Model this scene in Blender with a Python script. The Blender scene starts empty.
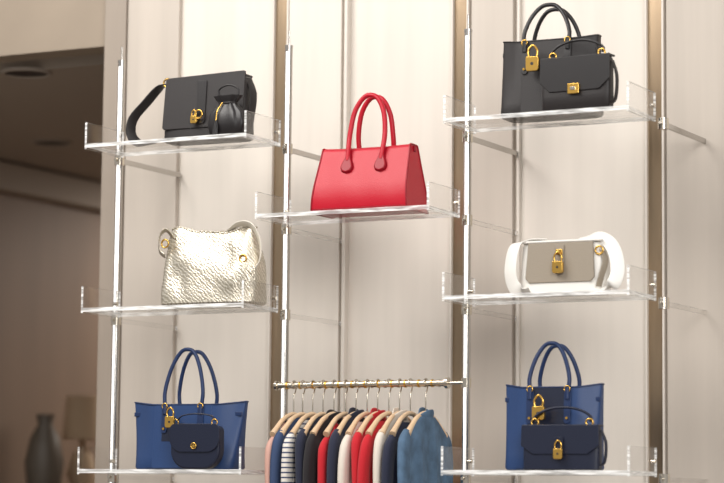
import bpy, bmesh, math, random
from mathutils import Vector, Matrix, noise
random.seed(7)
S=bpy.context.scene
S.view_settings.view_transform='Standard'
COL=S.collection

# ---------------- helpers ----------------
def lin(c):
    r=[]
    for v in c:
        v=v/255.0
        r.append(v/12.92 if v<=0.04045 else ((v+0.055)/1.055)**2.4)
    return (r[0],r[1],r[2],1)

def mat(name,col,rough=0.5,metal=0.0,bump=0.0,bscale=200.0,var=0.0,vscale=4.0,coat=0.0,spec=0.5,vstretch=(1,1,1),sheen=0.0):
    m=bpy.data.materials.new(name); m.use_nodes=True
    nt=m.node_tree; b=nt.nodes['Principled BSDF']
    c=lin(col)
    b.inputs['Base Color'].default_value=c
    b.inputs['Roughness'].default_value=rough
    b.inputs['Metallic'].default_value=metal
    b.inputs['Coat Weight'].default_value=coat
    b.inputs['Specular IOR Level'].default_value=spec
    b.inputs['Sheen Weight'].default_value=sheen
    tc=nt.nodes.new('ShaderNodeTexCoord')
    if bump>0:
        n=nt.nodes.new('ShaderNodeTexNoise'); n.inputs['Scale'].default_value=bscale
        n.inputs['Detail'].default_value=3
        nt.links.new(tc.outputs['Object'],n.inputs['Vector'])
        bp=nt.nodes.new('ShaderNodeBump'); bp.inputs['Strength'].default_value=bump
        bp.inputs['Distance'].default_value=0.002
        nt.links.new(n.outputs['Fac'],bp.inputs['Height'])
        nt.links.new(bp.outputs['Normal'],b.inputs['Normal'])
    if var>0:
        mp=nt.nodes.new('ShaderNodeMapping'); mp.inputs['Scale'].default_value=vstretch
        n2=nt.nodes.new('ShaderNodeTexNoise'); n2.inputs['Scale'].default_value=vscale
        n2.inputs['Detail'].default_value=4
        cr=nt.nodes.new('ShaderNodeValToRGB')
        cr.color_ramp.elements[0].position=0.3; cr.color_ramp.elements[1].position=0.7
        cr.color_ramp.elements[0].color=tuple(x*(1-var) for x in c[:3])+(1,)
        cr.color_ramp.elements[1].color=tuple(min(1,x*(1+var)) for x in c[:3])+(1,)
        nt.links.new(tc.outputs['Object'],mp.inputs['Vector'])
        nt.links.new(mp.outputs['Vector'],n2.inputs['Vector'])
        nt.links.new(n2.outputs['Fac'],cr.inputs['Fac'])
        nt.links.new(cr.outputs['Color'],b.inputs['Base Color'])
    return m

def empty(name,loc=(0,0,0),rz=0):
    e=bpy.data.objects.new(name,None); COL.objects.link(e)
    e.location=loc; e.rotation_euler=(0,0,rz); e.empty_display_size=0.05
    return e

def mk(name,vs,fs,m,parent=None,smooth=True,bev=0,segs=3,sub=0,angle=35):
    me=bpy.data.meshes.new(name); me.from_pydata([tuple(v) for v in vs],[],fs); me.update()
    bm=bmesh.new(); bm.from_mesh(me); bmesh.ops.recalc_face_normals(bm,faces=bm.faces); bm.to_mesh(me); bm.free()
    ms=m if isinstance(m,(list,tuple)) else [m]
    for q in ms: me.materials.append(q)
    if smooth:
        for p in me.polygons: p.use_smooth=True
        if not bev and not sub:
            me.set_sharp_from_angle(angle=math.radians(angle))
    o=bpy.data.objects.new(name,me); COL.objects.link(o)
    if parent: o.parent=parent
    if bev:
        b=o.modifiers.new('bevel','BEVEL'); b.width=bev; b.segments=segs; b.limit_method='ANGLE'; b.angle_limit=math.radians(30); b.harden_normals=True
    if sub:
        s=o.modifiers.new('sub','SUBSURF'); s.levels=sub; s.render_levels=sub
    return o

def box(name,c,s,m,parent=None,bev=0,rot=None,segs=2):
    x,y,z=[q/2 for q in s]
    vs=[Vector((a*x,b*y,cc*z)) for a in(-1,1) for b in(-1,1) for cc in(-1,1)]
    if rot:
        R=Matrix.Rotation(rot[2],3,'Z')@Matrix.Rotation(rot[1],3,'Y')@Matrix.Rotation(rot[0],3,'X')
        vs=[R@v for v in vs]
    vs=[v+Vector(c) for v in vs]
    fs=[(0,1,3,2),(4,6,7,5),(0,4,5,1),(2,3,7,6),(0,2,6,4),(1,5,7,3)]
    return mk(name,vs,fs,m,parent,smooth=bev>0,bev=bev,segs=segs)

def cr(pts,n=8,closed=False):
    P=[Vector(p) for p in pts]; out=[]
    L=len(P); rng=range(L if closed else L-1)
    for i in rng:
        if closed: a,b,c,d=P[(i-1)%L],P[i],P[(i+1)%L],P[(i+2)%L]
        else:
            b,c=P[i],P[i+1]; a=P[i-1] if i>0 else b*2-c; d=P[i+2] if i+2<L else c*2-b
        for k in range(n):
            t=k/n
            out.append(0.5*((2*b)+(c-a)*t+(2*a-5*b+4*c-d)*t*t+(3*b-a-3*c+d)*t**3))
    if not closed: out.append(P[-1])
    return out

def sweep(name,pts,m,parent=None,r=0.004,flat=None,axis=None,closed=False,n=8,res=12,taper=None,smooth_path=True):
    P=cr(pts,n,closed) if smooth_path else [Vector(p) for p in pts]
    L=len(P); vs=[];fs=[]
    T=[]
    for i in range(L):
        a=P[(i-1)%L] if (closed or i>0) else P[i]; b=P[(i+1)%L] if (closed or i<L-1) else P[i]
        T.append((b-a).normalized())
    up=Vector(axis) if axis else None
    if up is None:
        up=Vector((0,1,0)) if abs(T[0].y)<0.8 else Vector((1,0,0))
    prev=(up-T[0]*up.dot(T[0])).normalized()
    if flat:
        w,t=flat; prof=[]
        k=t/2*0.9
        for (sx,sy) in ((1,1),(-1,1),(-1,-1),(1,-1)):
            for j in range(3):
                a0={(1,1):0,(-1,1):90,(-1,-1):180,(1,-1):270}[(sx,sy)]+j*45
                prof.append((sx*(w/2-k)+k*math.cos(math.radians(a0)),sy*(t/2-k)+k*math.sin(math.radians(a0))))
    else:
        prof=[(r*math.cos(2*math.pi*j/res),r*math.sin(2*math.pi*j/res)) for j in range(res)]
    M=len(prof)
    for i in range(L):
        if axis: u=Vector(axis); u=(u-T[i]*u.dot(T[i])).normalized()
        else:
            u=(prev-T[i]*prev.dot(T[i])).normalized()
        prev=u; v=T[i].cross(u)
        s=taper(i/(L-1)) if taper else 1
        for (a,b) in prof: vs.append(P[i]+u*a*s+v*b*s)
    for i in range(L if closed else L-1):
        for j in range(M):
            i2=(i+1)%L; fs.append((i*M+j,i*M+(j+1)%M,i2*M+(j+1)%M,i2*M+j))
    if not closed:
        fs.append(tuple(range(M))[::-1]); fs.append(tuple((L-1)*M+j for j in range(M)))
    return mk(name,vs,fs,m,parent,angle=50)

def cyl(name,a,b,r,m,parent=None,res=24):
    return sweep(name,[a,b],m,parent,r=r,res=res,smooth_path=False)

def loft(name,rings,m,parent=None,sub=0,angle=50,caps=True):
    M=len(rings[0]); vs=[v for r in rings for v in r]; fs=[]
    for i in range(len(rings)-1):
        for j in range(M): fs.append((i*M+j,i*M+(j+1)%M,(i+1)*M+(j+1)%M,(i+1)*M+j))
    if caps:
        fs.append(tuple(range(M))[::-1]); fs.append(tuple((len(rings)-1)*M+j for j in range(M)))
    return mk(name,vs,fs,m,parent,sub=sub,angle=angle)

def sgnp(v,e): return math.copysign(abs(v)**e,v)
def sring(z,hw,hd,n=5,x0=0,y0=0,pinch=0,M=64):
    out=[]
    for j in range(M):
        a=2*math.pi*(j+0.5)/M
        x=sgnp(math.cos(a),2/n); y=sgnp(math.sin(a),2/n)
        if pinch:
            t=max(0,min(1,(abs(x)-0.5)/0.5)); t=t*t*(3-2*t); y*=1-pinch*t
        out.append(Vector((x0+x*hw,y0+y*hd,z)))
    return out

def panel(name,outline,y,t,m,parent=None,bev=0.003,lean=0.0):
    n=len(outline)
    vs=[Vector((x,y-t/2+lean*z,z)) for x,z in outline]+[Vector((x,y+t/2+lean*z,z)) for x,z in outline]
    fs=[tuple(range(n)),tuple(range(2*n-1,n-1,-1))]+[(i,(i+1)%n,n+(i+1)%n,n+i) for i in range(n)]
    o=mk(name,vs,fs,m,parent,bev=bev)
    o.modifiers['bevel'].angle_limit=math.radians(50)
    return o

def rrect(x0,x1,z0,z1,rb,rt,k=6):
    o=[]
    for cx,cz,r,a0 in ((x1-rt,z1-rt,rt,0),(x0+rt,z1-rt,rt,90),(x0+rb,z0+rb,rb,180),(x1-rb,z0+rb,rb,270)):
        for j in range(k+1):
            a=math.radians(a0+90*j/k); o.append((cx+r*math.cos(a),cz+r*math.sin(a)))
    return o

# ---------------- materials ----------------
M_cream=mat('wall_cream',(214,206,196),0.5,var=0.05,vscale=2.0,vstretch=(6,6,0.4))  # vertical streaks, here and in the next two, paint in soft light gradients
M_taupe=mat('wall_taupe',(188,178,167),0.5,var=0.06,vscale=2.0,vstretch=(7,7,0.4))
M_jamb=mat('wall_jamb',(154,142,130),0.5,var=0.06,vscale=2.0,vstretch=(7,7,0.4))
M_bronze=mat('bronze_mirror',(152,132,108),0.28,0.75,var=0.25,vscale=3,vstretch=(4,4,0.6))
M_groove=mat('trim_light',(212,204,194),0.4)
M_steel=mat('brushed_steel',(184,180,175),0.18,1.0)
M_chrome=mat('nickel',(205,197,184),0.15,1.0)
M_gold=mat('brass',(222,178,92),0.22,1.0)
M_black=mat('leather_black',(36,32,32),0.48,bump=0.35,bscale=350,spec=0.38)
M_black2=mat('leather_black_smooth',(30,27,28),0.35,bump=0.1,bscale=300,spec=0.4)
M_red=mat('leather_red',(178,10,36),0.40,bump=0.3,bscale=300,spec=0.38)
M_redd=mat('leather_red_dark',(142,6,28),0.42,bump=0.2,bscale=300,spec=0.35)
M_blue=mat('leather_blue',(36,62,106),0.42,bump=0.3,bscale=300,spec=0.4)
M_blued=mat('leather_blue_dark',(25,45,84),0.42,bump=0.3,bscale=300,spec=0.4)
M_navy=mat('leather_navy',(24,30,50),0.4,bump=0.3,bscale=300,spec=0.4)
M_white=mat('leather_white',(230,227,221),0.4,bump=0.2,bscale=250,spec=0.4)
M_tan=mat('leather_greige',(146,135,120),0.5,bump=0.3,bscale=250)
M_wood=mat('hanger_wood',(214,184,150),0.45,var=0.12,vscale=12,vstretch=(8,1,1))
M_poleglow=bpy.data.materials.new('pole_highlight_glow'); M_poleglow.use_nodes=True  # glow standing in for the bright highlight along the poles
b=M_poleglow.node_tree.nodes['Principled BSDF']; b.inputs['Base Color'].default_value=(.9,.9,.88,1)
b.inputs['Emission Color'].default_value=(1,.98,.95,1); b.inputs['Emission Strength'].default_value=0.9

def acrylic(name,edge):
    m=bpy.data.materials.new(name); m.use_nodes=True; nt=m.node_tree
    for n in list(nt.nodes): nt.nodes.remove(n)
    out=nt.nodes.new('ShaderNodeOutputMaterial'); mix=nt.nodes.new('ShaderNodeMixShader')
    tr=nt.nodes.new('ShaderNodeBsdfTransparent'); tr.inputs[0].default_value=(.97,.968,.965,1)
    if not edge:
        gl=nt.nodes.new('ShaderNodeBsdfGlossy'); gl.inputs['Roughness'].default_value=0.03
        lw=nt.nodes.new('ShaderNodeLayerWeight'); lw.inputs[0].default_value=0.5
        pw=nt.nodes.new('ShaderNodeMath'); pw.operation='POWER'; pw.inputs[1].default_value=5.0
        mu=nt.nodes.new('ShaderNodeMath'); mu.operation='MULTIPLY_ADD'; mu.inputs[1].default_value=0.40; mu.inputs[2].default_value=0.06
        nt.links.new(lw.outputs['Facing'],pw.inputs[0]); nt.links.new(pw.outputs[0],mu.inputs[0]); nt.links.new(mu.outputs[0],mix.inputs[0])
        nt.links.new(tr.outputs[0],mix.inputs[1]); nt.links.new(gl.outputs[0],mix.inputs[2])
    else:
        tr.inputs[0].default_value=(.84,.84,.83,1)
        p=nt.nodes.new('ShaderNodeBsdfPrincipled'); p.inputs['Base Color'].default_value=(.96,.96,.95,1); p.inputs['Roughness'].default_value=0.1  # white edge colour stands in for light glowing in the polished edges
        tc=nt.nodes.new('ShaderNodeTexCoord'); mp=nt.nodes.new('ShaderNodeMapping'); mp.inputs['Scale'].default_value=(5,5,60)
        nn=nt.nodes.new('ShaderNodeTexNoise'); nn.inputs['Scale'].default_value=3; nn.inputs['Detail'].default_value=1
        mr=nt.nodes.new('ShaderNodeMapRange'); mr.inputs['From Min'].default_value=0.35; mr.inputs['From Max'].default_value=0.65; mr.inputs['To Min'].default_value=0.3; mr.inputs['To Max'].default_value=0.9
        nt.links.new(tc.outputs['Object'],mp.inputs[0]); nt.links.new(mp.outputs[0],nn.inputs['Vector']); nt.links.new(nn.outputs['Fac'],mr.inputs[0]); nt.links.new(mr.outputs[0],mix.inputs[0])
        nt.links.new(tr.outputs[0],mix.inputs[1]); nt.links.new(p.outputs[0],mix.inputs[2])
    nt.links.new(mix.outputs[0],out.inputs[0]); return m
M_acr=acrylic('acrylic_clear',False); M_acre=acrylic('acrylic_edge',True)

def gold_weave():
    m=bpy.data.materials.new('metallic_gold_weave'); m.use_nodes=True; nt=m.node_tree; b=nt.nodes['Principled BSDF']
    tc=nt.nodes.new('ShaderNodeTexCoord'); w=nt.nodes.new('ShaderNodeTexWave'); w.bands_direction='DIAGONAL'
    w.inputs['Scale'].default_value=42; w.inputs['Distortion'].default_value=7; w.inputs['Detail'].default_value=2; w.inputs['Detail Scale'].default_value=1.5
    nt.links.new(tc.outputs['Object'],w.inputs['Vector'])
    n=nt.nodes.new('ShaderNodeTexVoronoi'); n.inputs['Scale'].default_value=150
    nt.links.new(tc.outputs['Object'],n.inputs['Vector'])
    cr_=nt.nodes.new('ShaderNodeValToRGB'); cr_.color_ramp.elements[0].color=lin((180,171,152)); cr_.color_ramp.elements[1].color=lin((220,213,199))
    nt.links.new(w.outputs['Fac'],cr_.inputs[0]); nt.links.new(cr_.outputs[0],b.inputs['Base Color'])
    ad=nt.nodes.new('ShaderNodeMath'); ad.operation='ADD'
    nt.links.new(w.outputs['Fac'],ad.inputs[0]); nt.links.new(n.outputs['Distance'],ad.inputs[1])
    bp=nt.nodes.new('ShaderNodeBump'); bp.inputs['Strength'].default_value=0.3; bp.inputs['Distance'].default_value=0.002
    nt.links.new(ad.outputs[0],bp.inputs['Height']); nt.links.new(bp.outputs[0],b.inputs['Normal'])
    b.inputs['Metallic'].default_value=0.75; b.inputs['Roughness'].default_value=0.36
    return m
M_weave=gold_weave()

def stripes(name,c1,c2,scale):
    m=bpy.data.materials.new(name); m.use_nodes=True; nt=m.node_tree; b=nt.nodes['Principled BSDF']
    tc=nt.nodes.new('ShaderNodeTexCoord'); w=nt.nodes.new('ShaderNodeTexWave'); w.bands_direction='Z'; w.inputs['Scale'].default_value=scale
    nt.links.new(tc.outputs['Object'],w.inputs['Vector'])
    r=nt.nodes.new('ShaderNodeValToRGB'); r.color_ramp.interpolation='CONSTANT'
    r.color_ramp.elements[0].color=lin(c1); r.color_ramp.elements[1].color=lin(c2); r.color_ramp.elements[1].position=0.78
    nt.links.new(w.outputs['Fac'],r.inputs[0]); nt.links.new(r.outputs[0],b.inputs['Base Color']); b.inputs['Roughness'].default_value=0.85
    return m

# ---------------- room shell ----------------
H=4.2
WY=0.40
M_floor=mat('floor_stone',(150,140,130),0.3,var=0.1,vscale=3)
box('floor',(0.5,1.0,-0.05),(10,14.4,0.1),M_floor)
box('wall_back',(1.37,WY+0.06,H/2),(5.26,0.12,H),M_cream)
def wt(name,x0,x1,proud,m,bev=0.004):
    box(name,((x0+x1)/2,WY-proud/2+0.002,H/2),(x1-x0,proud+0.004,H),m,bev=bev)
tn=[0]
def trim(x0,x1,proud,m,bev=0.004):
    tn[0]+=1; wt('trim_%d'%tn[0],x0,x1,proud,m,bev)
trim(-1.26,-1.168,0.030,M_jamb)
trim(-1.165,-0.946,0.022,M_taupe)
for k in range(4):
    xs=-0.53+k*0.694
    trim(xs-0.026,xs+0.026,0.006,M_bronze,0.001)
    trim(xs-0.033,xs-0.025,0.020,M_groove,0.002)
    trim(xs+0.025,xs+0.033,0.020,M_groove,0.002)
trim(-0.494,-0.285,0.022,M_cream)
trim(-0.272,-0.258,0.030,M_groove,0.004)
trim(0.208,0.362,0.022,M_taupe)
trim(0.372,0.384,0.016,M_groove,0.004)
trim(0.90,1.125,0.022,M_taupe)
trim(1.135,1.15,0.026,M_groove)

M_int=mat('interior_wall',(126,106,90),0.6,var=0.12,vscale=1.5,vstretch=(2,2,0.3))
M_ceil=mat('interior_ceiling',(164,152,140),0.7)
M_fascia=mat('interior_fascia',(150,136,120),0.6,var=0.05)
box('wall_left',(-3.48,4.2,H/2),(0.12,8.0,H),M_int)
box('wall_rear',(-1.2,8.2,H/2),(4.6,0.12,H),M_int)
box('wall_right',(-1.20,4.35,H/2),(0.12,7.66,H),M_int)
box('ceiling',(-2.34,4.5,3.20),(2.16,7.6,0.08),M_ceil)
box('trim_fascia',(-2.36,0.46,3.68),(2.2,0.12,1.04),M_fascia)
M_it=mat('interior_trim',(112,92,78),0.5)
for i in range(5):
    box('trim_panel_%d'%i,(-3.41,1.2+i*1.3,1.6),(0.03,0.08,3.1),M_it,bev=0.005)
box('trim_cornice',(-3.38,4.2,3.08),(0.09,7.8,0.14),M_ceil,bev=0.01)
M_dark=mat('dark_recess',(42,35,31),0.6)
for (x,y) in ((-1.85,0.72),(-2.8,2.26)):
    dl=empty('ceiling_downlight',(x,y,3.16))
    sweep('rim',[(0.09*math.cos(a*math.pi/8),0.09*math.sin(a*math.pi/8),-0.003) for a in range(16)],M_ceil,dl,r=0.008,closed=True,n=2)
    cyl('recess',(0,0,0),(0,0,-0.004),0.085,M_dark,dl)
M_refl_pale=mat('reflection_pale',(190,166,138),0.8)  # tone of the paler blurred reflection
M_refl_dark=mat('reflection_dark',(92,84,74),0.5)  # tone of the darker blurred reflection
M_con=mat('console_wood',(96,76,62),0.4)
con=empty('console_cabinet',(-3.18,3.0,0))
box('body',(0,0,0.75),(0.4,1.6,1.4),M_con,con,bev=0.01); box('top',(0,0,1.47),(0.44,1.66,0.04),M_con,con,bev=0.006); box('plinth',(0,0,0.025),(0.36,1.5,0.05),M_con,con)
def lathe(name,prof,m,parent=None,res=32):
    rings=[[Vector((r*math.cos(2*math.pi*j/res),r*math.sin(2*math.pi*j/res),z)) for j in range(res)] for r,z in prof]
    return loft(name,rings,m,parent)
refl_pale=empty('reflection_standin_pale',(-3.12,3.04,1.49))  # lamp shape standing in for a pale blurred reflection
lathe('base',[(0.07,0),(0.08,0.02),(0.04,0.06),(0.075,0.15),(0.05,0.24),(0.015,0.28),(0.015,0.36)],M_refl_pale,refl_pale)
lathe('refl_upper',[(0.10,0.32),(0.10,0.33),(0.085,0.52),(0.085,0.53)],M_refl_pale,refl_pale)
vs_=empty('reflection_standin_dark',(-3.12,2.72,1.49))  # vase shape standing in for a darker blurred reflection
lathe('body',[(0.05,0),(0.08,0.08),(0.095,0.2),(0.07,0.32),(0.035,0.38),(0.045,0.43),(0.04,0.43)],M_refl_dark,vs_)

# ---------------- poles ----------------
PX=[-0.938,-0.280,0.374]
for x in PX:
    e=empty('display_pole',(x,0,0))
    cyl('tube',(0,0,0),(0,0,3.005),0.0125,M_steel,e)
    cyl('highlight_strip',(0.000,-0.0088,0.1),(0.000,-0.0088,2.99),0.0052,M_poleglow,e)  # emissive strip added to give the tube its white highlight
    cyl('cap',(0,0,3.003),(0,0,3.012),0.0135,M_steel,e)
    cyl('top_pin',(0,0,3.012),(0,0,3.06),0.003,M_steel,e)
    cyl('foot',(0,0,0.0),(0,0,0.012),0.04,M_steel,e)

# ---------------- acrylic shelves ----------------
def slab(e,name,x0,x1,y0,y1,z0,z1,thin):
    vs=[(x,y,zz) for x in(x0,x1) for y in(y0,y1) for zz in(z0,z1)]
    fs=[(0,1,3,2),(4,6,7,5),(0,4,5,1),(2,3,7,6),(0,2,6,4),(1,5,7,3)]
    o=mk(name,vs,fs,[M_acr,M_acre],e,smooth=False)
    for p in o.data.polygons:
        ax=max(range(3),key=lambda k:abs(p.normal[k]))
        p.material_index=0 if ax==thin else 1
    return o
def bracket(x,z,steel):
    e=empty('shelf_bracket',(x,0,z))
    if steel: box('arm',(0,0.205,-0.024),(0.008,0.372,0.018),M_steel,e,bev=0.002)
    else: slab(e,'arm',-0.004,0.004,0.015,0.385,-0.030,-0.016,0)
    cyl('clamp',(0,0.0,-0.040),(0,0,-0.006),0.0168,M_chrome,e)
    cyl('clamp_screw',(0,-0.028,-0.023),(0,-0.010,-0.023),0.005,M_chrome,e)
def shelf(x0,x1,z):
    e=empty('acrylic_shelf',(0,0,0))
    t=0.013; yf=-0.24; yb=-0.016
    slab(e,'plate',x0+0.008,x1-0.008,yf,yb,z-t,z,2)
    slab(e,'side_panel_a',x0,x0+0.008,yf,yb,z-t-0.004,z+0.072,0)
    slab(e,'side_panel_b',x1-0.008,x1,yf,yb,z-t-0.004,z+0.072,0)
    for x in (x0+0.003,x1-0.003):
        cyl('screw',(x-0.007,yb-0.02,z+0.03),(x+0.007,yb-0.02,z+0.03),0.006,M_chrome,e)
ZT,ZM,ZB,ZR=2.688,2.140,1.610,2.422
for z in (ZT,ZM,ZB):
    shelf(-0.920,-0.298,z); shelf(0.402,1.012,z)
    for x in PX: bracket(x,z,z==ZT)
    bracket(1.030,z,z==ZT)
shelf(-0.262,0.356,ZR)
bracket(PX[1],ZR,False); bracket(PX[2],ZR,False)

# ---------------- hardware ----------------
def padlock(parent,x,y,z,s=1.0):
    e=empty('padlock',(x,y,z)); e.parent=parent
    panel('lock_body',rrect(-0.013*s,0.013*s,0,0.028*s,0.005*s,0.003*s),0,0.010*s,M_gold,e,bev=0.0015)
    sweep('shackle',[(-0.008*s,0,0.026*s),(-0.009*s,0,0.040*s),(0,0,0.050*s),(0.009*s,0,0.040*s),(0.008*s,0,0.026*s)],M_gold,e,r=0.0024*s)
    cyl('keyhole',(0,-0.0055*s,0.014*s),(0,-0.0045*s,0.014*s),0.003*s,M_dark,e)
    return e
def ring(name,parent,x,y,z,R,r,m=None):
    return sweep(name,[(x+R*math.cos(a*math.pi/6),y,z+R*math.sin(a*math.pi/6)) for a in range(12)],m or M_gold,parent,r=r,closed=True,n=3)
def stud(parent,x,y,z,r=0.005):
    return cyl('stud',(x,y,z),(x,y-0.004,z),r,M_gold,parent,res=16)
def handle(parent,name,x0,x1,zb,zt,y,r,m,yt=None):
    yt=y if yt is None else yt; w=x1-x0; h=zt-zb
    pts=[(x0,y,zb),(x0-0.004,y+(yt-y)*.2,zb+h*.3),(x0+0.10*w,y+(yt-y)*.6,zb+h*.68),(x0+.30*w,yt,zb+h*.94),(x0+.5*w,yt,zt),(x0+.70*w,yt,zb+h*.94),(x0+.9*w,y+(yt-y)*.6,zb+h*.68),(x1+0.004,y+(yt-y)*.2,zb+h*.3),(x1,y,zb)]
    return sweep(name,pts,m,parent,r=r,res=14)

# ---------------- winged tote ----------------
def tote(name,loc,rz,hw,h,hd,body,center,edge,hx,htop,topw=1.0,pinch=0.7,hr=0.0065,cw=0.11):
    e=empty(name,loc,rz)
    rings=[]
    for t in [0,0.01,0.04,0.2,0.4,0.6,0.75,0.88,0.96,1.0]:
        ww=hw*(0.93+ (topw-0.93)*t**1.3)
        ins=0.012 if t==0 else (0.004 if t==0.01 else 0)
        zz=h*t
        r=sring(zz,ww-ins,hd*(1-0.28*t)-ins,6,pinch=pinch*t**0.8)
        for v in r:
            if t>0.5: v.z+= (t-0.5)*2*0.010*max(0,(abs(v.x)/ww-0.6)/0.4)
        rings.append(r)
    loft('body',rings,body,e)
    sweep('top_edge',[v+Vector((0,0,0.001)) for v in rings[-1]],edge,e,r=0.0025,closed=True,n=1,res=8,smooth_path=False)
    lean=0.28*hd/h
    yfr=-hd
    panel('front_panel',rrect(-cw,cw,0.004,h*1.01,0.008,0.010),yfr+0.002,0.006,center,e,bev=0.002,lean=lean)
    panel('back_panel',rrect(-cw,cw,0.004,h*1.01,0.008,0.010),hd-0.002,0.006,body,e,bev=0.002,lean=-lean)
    for sx in (-1,1):
        panel('strap',rrect(sx*hx-0.011,sx*hx+0.011,h*0.56,h*0.97,0.010,0.004),yfr-0.003,0.004,edge,e,bev=0.0015,lean=lean)
        stud(e,sx*hx,yfr-0.005+lean*h*0.63,h*0.63,0.004)
        ring('ring',e,sx*hx,yfr-0.008+lean*h*0.98,h*0.98,0.009,0.002)
        box('side_tab',(sx*hw*0.88*topw,-hd*0.30,h*0.86),(0.035,0.006,0.014),edge,e,bev=0.002)
    handle(e,'handle_front',-hx,hx,h*0.93,htop,yfr-0.004+lean*h,hr,edge,yt=-hd*0.45)
    handle(e,'handle_back',-hx,hx,h*0.93,htop-0.004,hd-lean*h,hr,edge,yt=hd*0.45)
    for sx in (-1,1):
        sweep('handle_root',[(sx*hx,yfr-0.004+lean*h*.9,h*0.86),(sx*hx,yfr-0.005+lean*h,h*1.0)],edge,e,r=hr*1.25,smooth_path=False)
    return e

t3=tote('blue_tote_handbag',(-0.570,-0.105,ZB),math.radians(3),0.195,0.210,0.070,M_blue,M_blue,M_blued,0.066,0.392,topw=1.06,cw=0.105)
panel('pocket',rrect(-0.075,0.010,0.09,0.205,0.004,0.004),-0.068,0.008,M_navy,t3,bev=0.002,lean=0.1)
padlock(t3,-0.030,-0.085,0.135,1.3)
def round_pouch(loc,rz,m,m2):
    e=empty('navy_mini_pouch',loc,rz)
    panel('body',rrect(-0.088,0.088,0,0.140,0.060,0.018,8),0,0.040,m,e,bev=0.008)
    panel('flap',rrect(-0.090,0.090,0.055,0.146,0.045,0.020,8),-0.022,0.006,m2,e,bev=0.002)
    ring('d_ring',e,-0.07,-0.02,0.150,0.010,0.002); ring('d_ring',e,0.07,-0.02,0.150,0.010,0.002)
    sweep('strap',[(-0.07,-0.01,0.155),(-0.05,-0.01,0.172),(0,-0.01,0.178),(0.05,-0.01,0.172),(0.07,-0.01,0.155)],m2,e,flat=(0.010,0.004),axis=(0,1,0.2))
    ring('clasp_ring',e,-0.0,-0.028,0.075,0.009,0.002)
    stud(e,0,-0.024,0.075,0.005)
    return e
round_pouch((-0.480,-0.208,ZB),math.radians(4),M_navy,M_navy)
t5=tote('black_tote_handbag',(0.705,-0.100,ZT),math.radians(2),0.168,0.236,0.062,M_black,M_black,M_black2,0.070,0.350,topw=0.93,pinch=0.5,cw=0.08)
padlock(t5,-0.030,-0.085,0.135,1.6)
t7=tote('navy_tote_handbag',(0.715,-0.098,ZB),math.radians(2),0.158,0.250,0.062,M_blue,M_navy,M_blued,0.060,0.385,topw=0.98,pinch=0.6,cw=0.062)
padlock(t7,-0.020,-0.082,0.150,1.5)

def mini_satchel(name,loc,rz,w,h,d,m,m2,lock='plate'):
    e=empty(name,loc,rz)
    rings=[sring(z*h,w/2-i,d/2*(1-0.2*z)-i,6) for z,i in ((0,0.006),(0.03,0.001),(0.3,0),(0.7,0),(0.93,0.001),(1,0.006))]
    loft('body',rings,m,e)
    out=[(-w/2-0.002,h+0.003),(-w/2-0.004,h*0.55),(-w*0.36,h*0.36),(w*0.36,h*0.36),(w/2+0.004,h*0.55),(w/2+0.002,h+0.003)]
    panel('flap',out,-d/2-0.000,0.006,m2,e,bev=0.002,lean=0.02)
    box('flap_top',(0,0,h+0.001),(w+0.002,d*0.85,0.006),m2,e,bev=0.002)
    if lock=='plate':
        box('clasp_plate',(0,-d/2-0.006,h*0.40),(0.038,0.006,0.032),M_gold,e,bev=0.002)
        box('clasp_bar',(0,-d/2-0.010,h*0.40),(0.018,0.004,0.010),M_chrome,e,bev=0.001)
    else:
        panel('tab',rrect(-0.013,0.013,h*0.28,h*0.75,0.008,0.003),-d/2-0.006,0.004,m2,e,bev=0.001)
        padlock(e,0,-d/2-0.013,h*0.25,1.1)
    for sx in (-1,1):
        ring('ring',e,sx*w*0.36,-d*0.1,h+0.010,0.011,0.003)
    handle(e,'top_handle',-w*0.36,w*0.36,h+0.012,h+0.055,0,0.004,m2)
    sweep('side_strap',[(w/2+0.002,0,h*0.9),(w/2+0.016,0.0,h*0.6),(w/2+0.012,0,h*0.2),(w/2-0.006,0,0.012)],m2,e,flat=(0.016,0.003),axis=(0.2,1,0))
    return e
mini_satchel('black_mini_satchel',(0.830,-0.195,ZT),math.radians(-3),0.225,0.162,0.052,M_black,M_black2)
mini_satchel('navy_mini_satchel',(0.782,-0.195,ZB),math.radians(2),0.240,0.132,0.052,M_navy,M_navy,lock='padlock')

# ---------------- black crossbody, top left ----------------
e=empty('black_crossbody_handbag',(-0.520,-0.105,ZT),math.radians(2))
w,h,d=0.300,0.205,0.10
rings=[sring(z*h,w/2*(1.03-0.03*z)-i,d/2*(1-0.35*z)-i,6) for z,i in ((0,0.008),(0.03,0.001),(0.3,0),(0.7,0),(0.95,0.001),(1,0.008))]
loft('body',rings,M_black,e)
panel('flap',[(-0.146,0.212),(-0.151,0.05),(-0.145,0.042),(0.145,0.042),(0.151,0.05),(0.152,0.222),(0.146,0.226),(-0.140,0.217)],-0.050,0.007,M_black,e,bev=0.002,lean=0.08)
box('flap_top',(0,0.0,0.212),(0.286,0.072,0.008),M_black2,e,bev=0.003,rot=(0,-0.02,0))
panel('front_strap',rrect(-0.022,0.012,0.055,0.2,0.012,0.003),-0.056,0.004,M_black2,e,bev=0.001,lean=0.08)
ring('lock_ring',e,-0.006,-0.062,0.085,0.014,0.003)
padlock(e,-0.022,-0.064,0.055,0.9)
sweep('shoulder_strap',[(-0.13,0.0,0.212),(-0.18,-0.01,0.195),(-0.225,-0.03,0.140),(-0.262,-0.05,0.085),(-0.268,-0.05,0.035),(-0.245,-0.04,0.006),(-0.20,-0.02,0.008),(-0.155,0.0,0.020)],M_black,e,flat=(0.036,0.004),axis=(0.55,0.75,0.35),n=10)
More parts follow.
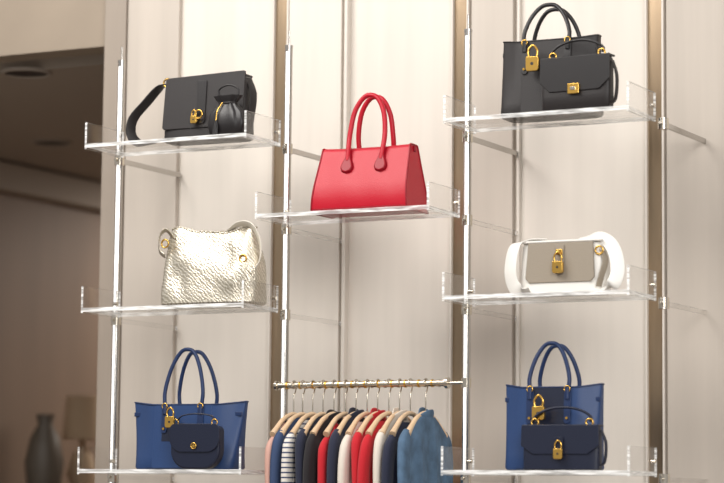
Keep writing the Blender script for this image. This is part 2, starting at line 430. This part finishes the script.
sweep('strap_end',[(0.145,0.0,0.205),(0.165,0.0,0.15),(0.158,0,0.08),(0.150,0,0.04)],M_black,e,flat=(0.030,0.004),axis=(0.3,1,0))
ring('buckle',e,-0.150,-0.02,0.205,0.014,0.003)
p=empty('black_drawstring_pouch',(-0.395,-0.195,ZT),0)
rg=[]
for z,hw,hd in ((0,0.050,0.020),(0.01,0.064,0.028),(0.04,0.070,0.030),(0.075,0.060,0.026),(0.098,0.038,0.016),(0.108,0.030,0.012),(0.118,0.040,0.018),(0.132,0.050,0.02)):
    r=sring(z,hw,hd,2.6)
    for i,v in enumerate(r):
        k=1+0.07*math.sin(i*9*2*math.pi/64)*min(1,z/0.08); v.x*=k; v.y*=k
    rg.append(r)
loft('body',rg,M_black2,p)
sweep('cord',[(0.032*math.cos(a*math.pi/6),0.014*math.sin(a*math.pi/6),0.108) for a in range(12)],M_black,p,r=0.003,closed=True,n=3)
sweep('cord_end',[(-0.01,-0.018,0.108),(-0.02,-0.032,0.08),(-0.024,-0.036,0.045)],M_gold,p,r=0.0022)
sweep('handle_cord',[(-0.03,0,0.126),(-0.034,0,0.155),(0,0,0.168),(0.036,0,0.155),(0.04,0,0.126)],M_black2,p,r=0.003)
for k in range(9):
    x=-0.024+ (k-4)*0.002
    sweep('tassel_%d'%k,[(-0.024,-0.036,0.05),(x,-0.037+0.002*math.cos(k),0.03),(x*1.05,-0.037,0.004)],M_black2,p,r=0.0016,res=6,n=3)

# ---------------- metallic gold hobo ----------------
e=empty('metallic_gold_hobo_handbag',(-0.487,-0.110,ZM),math.radians(2))
rg=[]
N=24
for i in range(N+1):
    t=i/N
    hw=0.176-0.004*t-0.020*t**3+0.006*math.sin(t*3.1)
    hd=0.075*(1-0.72*t**1.6)
    ins=0.014 if i==0 else 0
    r=sring(0.252*t,hw-ins,max(0.014,hd-ins),4.0,M=96)
    for v in r:
        q=noise.noise(Vector((v.x*14,v.y*6+3,v.z*11)))
        q2=noise.noise(Vector((v.x*30+5,v.y*9,v.z*9)))
        am=min(1,t*4)*0.013
        v.y+= (q*am+q2*am*0.5)*(1 if v.y<0 else -1)
        u=v.x/hw
        v.z+= t**3*(-0.009*math.sin(u*3.0+1)+0.005*math.cos(u*8))
        v.x+= 0.005*math.sin(v.z*22)*t
    rg.append(r)
loft('body',rg,M_weave,e)
sweep('top_edge',[v+Vector((0,0,0.0)) for v in rg[-1]][::1],M_weave,e,r=0.003,closed=True,n=1,res=8,smooth_path=False)
M_pale=mat('metallic_pale',(220,214,202),0.4,0.3,bump=0.4,bscale=200)
sweep('shoulder_strap',[(0.05,-0.015,0.240),(0.10,-0.025,0.266),(0.150,-0.03,0.260),(0.182,-0.03,0.210),(0.184,-0.03,0.150),(0.164,-0.035,0.115),(0.138,-0.045,0.135)],M_pale,e,flat=(0.026,0.004),axis=(0.45,-0.6,0.4),n=10)
sweep('strap_left',[(-0.135,-0.03,0.225),(-0.160,-0.04,0.255),(-0.185,-0.04,0.235),(-0.188,-0.035,0.190),(-0.168,-0.035,0.170)],M_weave,e,flat=(0.026,0.004),axis=(0.45,-0.7,0.3),n=10)
ring('ring',e,-0.158,-0.052,0.210,0.013,0.003)
ring('ring',e,0.135,-0.055,0.150,0.012,0.003)
for k in range(6):
    a=-0.9+k*0.35
    sweep('gather_%d'%k,[(0.128,-0.048,0.155),(0.128+0.02*math.sin(a*1.5),-0.058,0.12),(0.128+0.06*math.sin(a),-0.058,0.155-0.085*math.cos(a))],M_weave,e,r=0.0045,res=8,taper=lambda t:1-0.7*t)

# ---------------- red handbag ----------------
e=empty('red_handbag',(0.085,-0.115,ZR),math.radians(1))
HR=0.212
half=[(0.068,0.0),(0.077,0.006),(0.079,0.016),(0.078,0.05),(0.068,0.09),(0.054,0.13),(0.040,0.17),(0.031,0.198),(0.028,0.206),(0.021,0.211)]
def rprof(x):
    pr=[(-a,b_) for a,b_ in half]+[(a,b_) for a,b_ in half[::-1]]
    return [Vector((x,y,z)) for y,z in pr]
rg=[]
NX=20
for i in range(NX+1):
    u=-1+2*i/NX
    r=rprof(0.168*u)
    for v in r:
        tt=v.z/HR
        v.x=v.x*(1.0-0.085*tt)
        v.z-= 0.004*math.cos(u*1.57)*tt**4
        v.y+= 0.0012*math.sin(u*9+v.z*20)*math.sin(tt*3.14)
    rg.append(r)
loft('body',rg,M_red,e,angle=60)
for i in (0,NX):
    sweep('piping',[v.copy() for v in rg[i]],M_redd,e,r=0.0028,closed=True,n=2)
box('zip',(0,0,0.209),(0.28,0.010,0.004),M_redd,e,bev=0.001)
box('zip_pull',(0.155,-0.0,0.198),(0.012,0.012,0.018),M_redd,e,bev=0.002)
panel('seam_panel',rrect(-0.160,0.160,0.002,0.012,0.002,0.002),-0.0785,0.003,M_redd,e,bev=0.001)
def red_handle(sy,nm,xo,zt):
    pts=[(-0.055,sy*0.049,0.165),(-0.056,sy*0.042,0.195),(-0.056,sy*0.030,0.255),(-0.043,sy*0.024,0.325),(-0.015,sy*0.02,zt-0.008),(0.012,sy*0.02,zt),(0.038,sy*0.02,zt-0.014),(0.060,sy*0.024,0.315),(0.067,sy*0.030,0.25),(0.065,sy*0.042,0.195),(0.063,sy*0.049,0.165)]
    sweep(nm,[(a+xo,b_,c) for a,b_,c in pts],M_red,e,r=0.0080,res=16,taper=lambda t:0.75+0.25*min(1,8*min(t,1-t)))
    for bx in (-0.055,0.063):
        P=[(0,0.045),(0.009,0.038),(0.012,0.020),(0.020,0.004),(0.024,-0.012),(0.017,-0.026),(0,-0.032),(-0.017,-0.026),(-0.024,-0.012),(-0.020,0.004),(-0.012,0.020),(-0.009,0.038)]
        nrm=Vector((0,sy*0.945,0.33)); upv=Vector((0,-sy*0.33,0.945)); c0=Vector((bx+xo,sy*0.0480,0.152))
        vs=[c0+Vector((a,0,0))+upv*b_+nrm*0.0 for a,b_ in P]+[c0+Vector((a*0.8,0,0))+upv*b_*0.88+nrm*0.009 for a,b_ in P]
        n=len(P); fs=[tuple(range(n)),tuple(range(2*n-1,n-1,-1))]+[(i,(i+1)%n,n+(i+1)%n,n+i) for i in range(n)]
        mk(nm+'_tab',vs,fs,M_redd,e,bev=0.003,segs=3)
red_handle(-1,'handle_front',0,0.376); red_handle(1,'handle_back',0.0,0.376)

# ---------------- white crossbody ----------------
e=empty('white_crossbody_handbag',(0.755,-0.110,ZM),math.radians(1))
w,h,d=0.270,0.160,0.095
rings=[sring(z*h,w/2*(1.04-0.06*z)-i,d/2*(1-0.2*z)-i,5) for z,i in ((0,0.01),(0.04,0.001),(0.3,0),(0.7,0),(0.95,0.001),(1,0.01))]
loft('body',rings,M_white,e)
panel('flap',[(-0.105,0.158),(-0.112,0.050),(-0.100,0.036),(0.100,0.036),(0.112,0.050),(0.105,0.158)],-0.048,0.007,M_tan,e,bev=0.002,lean=0.05)
box('flap_top',(0,0,0.162),(0.262,0.085,0.007),M_white,e,bev=0.003)
panel('tab',rrect(-0.014,0.014,0.06,0.15,0.010,0.003),-0.054,0.004,M_tan,e,bev=0.001,lean=0.05)
padlock(e,0.0,-0.062,0.062,1.3)
box('tongue',(0,-0.052,0.128),(0.022,0.006,0.016),M_gold,e,bev=0.002)
sweep('strap_left',[(-0.06,0.0,0.168),(-0.12,-0.02,0.167),(-0.150,-0.04,0.150),(-0.160,-0.05,0.085),(-0.152,-0.05,0.035),(-0.125,-0.055,0.012),(-0.09,-0.057,0.008)],M_white,e,flat=(0.050,0.003),axis=(0.85,-0.35,0.1),n=10)
sweep('strap_right',[(0.04,0.0,0.168),(0.10,-0.01,0.177),(0.148,-0.02,0.155),(0.174,-0.03,0.112),(0.182,-0.04,0.060),(0.168,-0.05,0.022),(0.13,-0.05,0.010),(0.10,-0.05,0.006)],M_white,e,flat=(0.042,0.003),axis=(0.7,0.3,0.3),n=10)
sweep('strap_inner',[(0.122,-0.02,0.140),(0.142,-0.035,0.10),(0.136,-0.05,0.055),(0.124,-0.045,0.02)],M_tan,e,flat=(0.022,0.003),axis=(0.5,0.8,0))
ring('ring',e,0.124,-0.040,0.130,0.012,0.003)

# ---------------- clothes rail ----------------
RZ=1.886; RY=-0.01
e=empty('clothes_rail',(0,0,0))
cyl('bar',(-0.300,RY,RZ),(0.312,RY,RZ),0.0105,M_chrome,e)
cyl('end_cap_a',(-0.306,RY,RZ),(-0.298,RY,RZ),0.016,M_chrome,e)
cyl('end_cap_b',(0.308,RY,RZ),(0.318,RY,RZ),0.018,M_chrome,e)
cyl('pole_bracket',(0.318,RY,RZ),(0.374,RY,RZ),0.005,M_chrome,e)
cyl('pole_clamp',(0.374,0,RZ-0.015),(0.374,0,RZ+0.015),0.016,M_chrome,e)
for k in range(24):
    x=-0.262+k*0.0238
    cyl('collar_%d'%k,(x-0.0025,RY,RZ),(x+0.0025,RY,RZ),0.0128,M_gold if k%2==0 else M_chrome,e,res=18)

# ---------------- hangers & garments ----------------
HD=-0.018
def hanger(x,tilt=0.0,hw=0.15):
    e=empty('coat_hanger',(x,RY,RZ),tilt)
    R=0.016
    pts=[(0,-R*0.9,-0.004)]+[(0,-R*math.cos(a),R*math.sin(a)-0.001) for a in [0.5,1.0,1.57,2.2,2.8,3.3]]+[(0,0.008,-0.024),(0,0.0,-0.036),(0,0.0,-0.085+HD)]
    sweep('hook',pts,M_chrome,e,r=0.0022,res=8,n=5)
    arm=[(0.003,-hw,-0.146+HD),(0.002,-hw*.78,-0.122+HD),(0,-hw*.44,-0.092+HD),(0,0,-0.076+HD),(0,hw*.44,-0.092+HD),(0.002,hw*.78,-0.122+HD),(0.003,hw,-0.146+HD)]
    def tp(t):
        q=abs(t-0.5)*2; return 0.85+0.45*q**3
    sweep('shoulder_bar',arm,M_wood,e,flat=(0.017,0.018),axis=(1,0,0),n=8,taper=tp)
    return e
def garment(name,x,m,tilt=0,wid=0.15,thick=0.011,length=0.62,neck=0.045,seed=0,collar=None,drop=0.0):
    e=empty(name,(x,RY,RZ-0.078-drop+HD),tilt)
    rg=[]
    prof=[(0.0,neck*1.0,0.8),(-0.010,neck*1.35,0.9),(-0.026,wid*0.56,0.95),(-0.044,wid*0.76,0.95),(-0.062,wid*0.90,0.95),(-0.082,wid*0.99,1.0),(-0.11,wid*1.0,1.05),(-0.14,wid*0.96,1.1)]
    z=-0.17
    while z>-length: prof.append((z,wid*0.94,1.2)); z-=0.03
    for z,hl,k in prof:
        ring_=[]
        M=72
        for j in range(M):
            a=2*math.pi*j/M
            y=hl*sgnp(math.cos(a),0.9); xx=thick*k*sgnp(math.sin(a),0.6)
            f=min(1,max(0,(-z-0.03)/0.1))
            xx+=f*0.005*math.sin(y*60+seed*2.1+z*5)+f*0.0025*math.sin(y*120+seed+z*9)
            yy=y+f*0.005*math.sin(z*34+seed*3)
            ring_.append(Vector((xx,yy,z+(-0.018 if (abs(y)<neck and z>-0.005) else 0))))
        rg.append(ring_)
    loft('body',rg,m,e,angle=80)
    for s in (-1,1):
        b0=random.uniform(-0.005,0.005); q=random.uniform(0.96,1.06)
        sweep('sleeve',[(0.0,s*wid*0.84,-0.066),(0.0,s*wid*1.00,-0.100),(b0*.5,s*wid*1.07*q,-0.17),(b0,s*wid*1.05*q,-0.30),(b0,s*wid*0.98,-0.52)],m,e,flat=(0.062,0.028),axis=(0,1,0.1),n=6,taper=lambda t:(0.74+0.3*min(1,t*4)) - 0.25*t)
    if collar:
        sweep('collar',[(0.0,-neck*1.2,-0.020),(-0.012,-neck*0.6,-0.002),(-0.015,0,0.006),(-0.012,neck*0.6,0.002),(0.0,neck*1.2,-0.014),(0.012,neck*0.6,-0.002),(0.014,0,-0.002),(0.011,-neck*0.6,-0.008)],collar,e,flat=(0.030,0.004),axis=(0.15,-0.1,1),closed=True,n=6)
        for k in range(4):
            box('button_%d'%k,(-thick*1.45,-wid*0.55,-0.10-0.07*k),(0.004,0.010,0.010),M_gold,e,bev=0.001)
    return e
F_navy=mat('cloth_navy',(34,38,58),0.9,bump=0.4,bscale=400,sheen=0.1)
F_black=mat('cloth_black',(32,28,31),0.9,bump=0.4,bscale=400,sheen=0.1)
F_red=mat('cloth_red',(190,22,36),0.85,bump=0.4,bscale=400,sheen=0.1)
F_cream=mat('cloth_cream',(218,208,196),0.85,bump=0.4,bscale=400)
F_rose=mat('cloth_rose',(204,160,146),0.85,bump=0.4,bscale=400)
F_denim=mat('cloth_denim',(80,106,132),0.85,bump=0.6,bscale=300,var=0.3,vscale=22)
F_str=stripes('cloth_stripe',(222,216,208),(70,76,104),20)
F_blue=mat('cloth_blue',(52,70,104),0.85,bump=0.4,bscale=400)
seq=[(-0.238,F_rose,None,'rose_blouse',0.020),(-0.205,F_blue,None,'blue_jacket',0.0),(-0.168,F_str,None,'striped_shirt',0.008),(-0.130,F_navy,None,'navy_jacket',-0.003),(-0.090,F_black,F_black,'black_jacket',0.004),(-0.048,F_red,None,'red_jacket',0.024),(-0.010,F_navy,F_navy,'navy_jacket',-0.002),(0.030,F_cream,None,'cream_blouse',0.016),(0.068,F_red,F_red,'red_jacket',0.0),(0.108,F_red,None,'red_jacket',0.014),(0.146,F_cream,F_cream,'cream_blouse',0.0),(0.184,F_navy,None,'navy_jacket',0.018),(0.238,F_denim,F_denim,'denim_jacket',0.0)]
for i,(x,m,c,nm,dr) in enumerate(seq):
    tl=random.uniform(-0.04,0.04)
    hanger(x,tl,hw=0.138)
    garment(nm,x,m,tl,wid=random.uniform(0.132,0.152),seed=i,collar=c,thick=0.0105 if m!=F_denim else 0.018,drop=dr,neck=0.040 if dr<0.01 else 0.058)

# ---------------- lights ----------------
def area(name,loc,target,sx,sy,e,col):
    l=bpy.data.lights.new(name,'AREA'); l.shape='RECTANGLE'; l.size=sx; l.size_y=sy; l.energy=e; l.color=col
    o=bpy.data.objects.new(name,l); COL.objects.link(o); o.location=loc
    o.rotation_euler=(Vector(target)-Vector(loc)).to_track_quat('-Z','Y').to_euler(); return o
area('front_soft_light',(-1.0,-2.2,4.6),(0.1,0.2,2.2),2.5,1.2,112,(1,.965,.92))  # unseen area lamp added for soft light from the upper front
area('street_daylight',(4.0,-5.0,3.8),(0.2,0,2.2),2.5,2.5,195,(1,.98,.955))
area('interior_light',(-2.3,4.5,3.1),(-2.6,4.5,0),1.0,1.5,60,(1,.90,.80))
W=bpy.data.worlds.new('world'); S.world=W; W.use_nodes=True; nt=W.node_tree; bg=nt.nodes['Background']
tc=nt.nodes.new('ShaderNodeTexCoord'); sp=nt.nodes.new('ShaderNodeSeparateXYZ'); rp=nt.nodes.new('ShaderNodeValToRGB')
mr=nt.nodes.new('ShaderNodeMapRange'); mr.inputs['From Min'].default_value=-1; mr.inputs['From Max'].default_value=1
nt.links.new(tc.outputs['Generated'],sp.inputs[0]); nt.links.new(sp.outputs['Z'],mr.inputs[0]); nt.links.new(mr.outputs[0],rp.inputs[0]); nt.links.new(rp.outputs[0],bg.inputs[0])
rp.color_ramp.elements[0].color=(.42,.40,.375,1); rp.color_ramp.elements[1].color=(.96,.945,.93,1)
rp.color_ramp.elements[0].position=0.35; rp.color_ramp.elements[1].position=0.7
bg.inputs[1].default_value=0.70

# ---------------- camera ----------------
th=math.radians(27.5); pt=math.radians(6.28); dd=7.7
C=Vector((dd*math.sin(th),-dd*math.cos(th),1.5))
F=Vector((-math.sin(th)*math.cos(pt),math.cos(th)*math.cos(pt),math.sin(pt)))
R=Vector((math.cos(th),math.sin(th),0)); U=R.cross(F)
c,s=math.cos(.0104),math.sin(.0104)
X=R*c+U*s; Y=-R*s+U*c; Z=-F
cam=bpy.data.cameras.new('camera'); co=bpy.data.objects.new('camera',cam); COL.objects.link(co)
co.matrix_world=Matrix(((X.x,Y.x,Z.x,C.x),(X.y,Y.y,Z.y,C.y),(X.z,Y.z,Z.z,C.z),(0,0,0,1)))
cam.sensor_width=36; cam.sensor_fit='HORIZONTAL'; cam.lens=2400/724*36
cam.dof.use_dof=True; cam.dof.focus_distance=7.65; cam.dof.aperture_fstop=2.0
S.camera=co
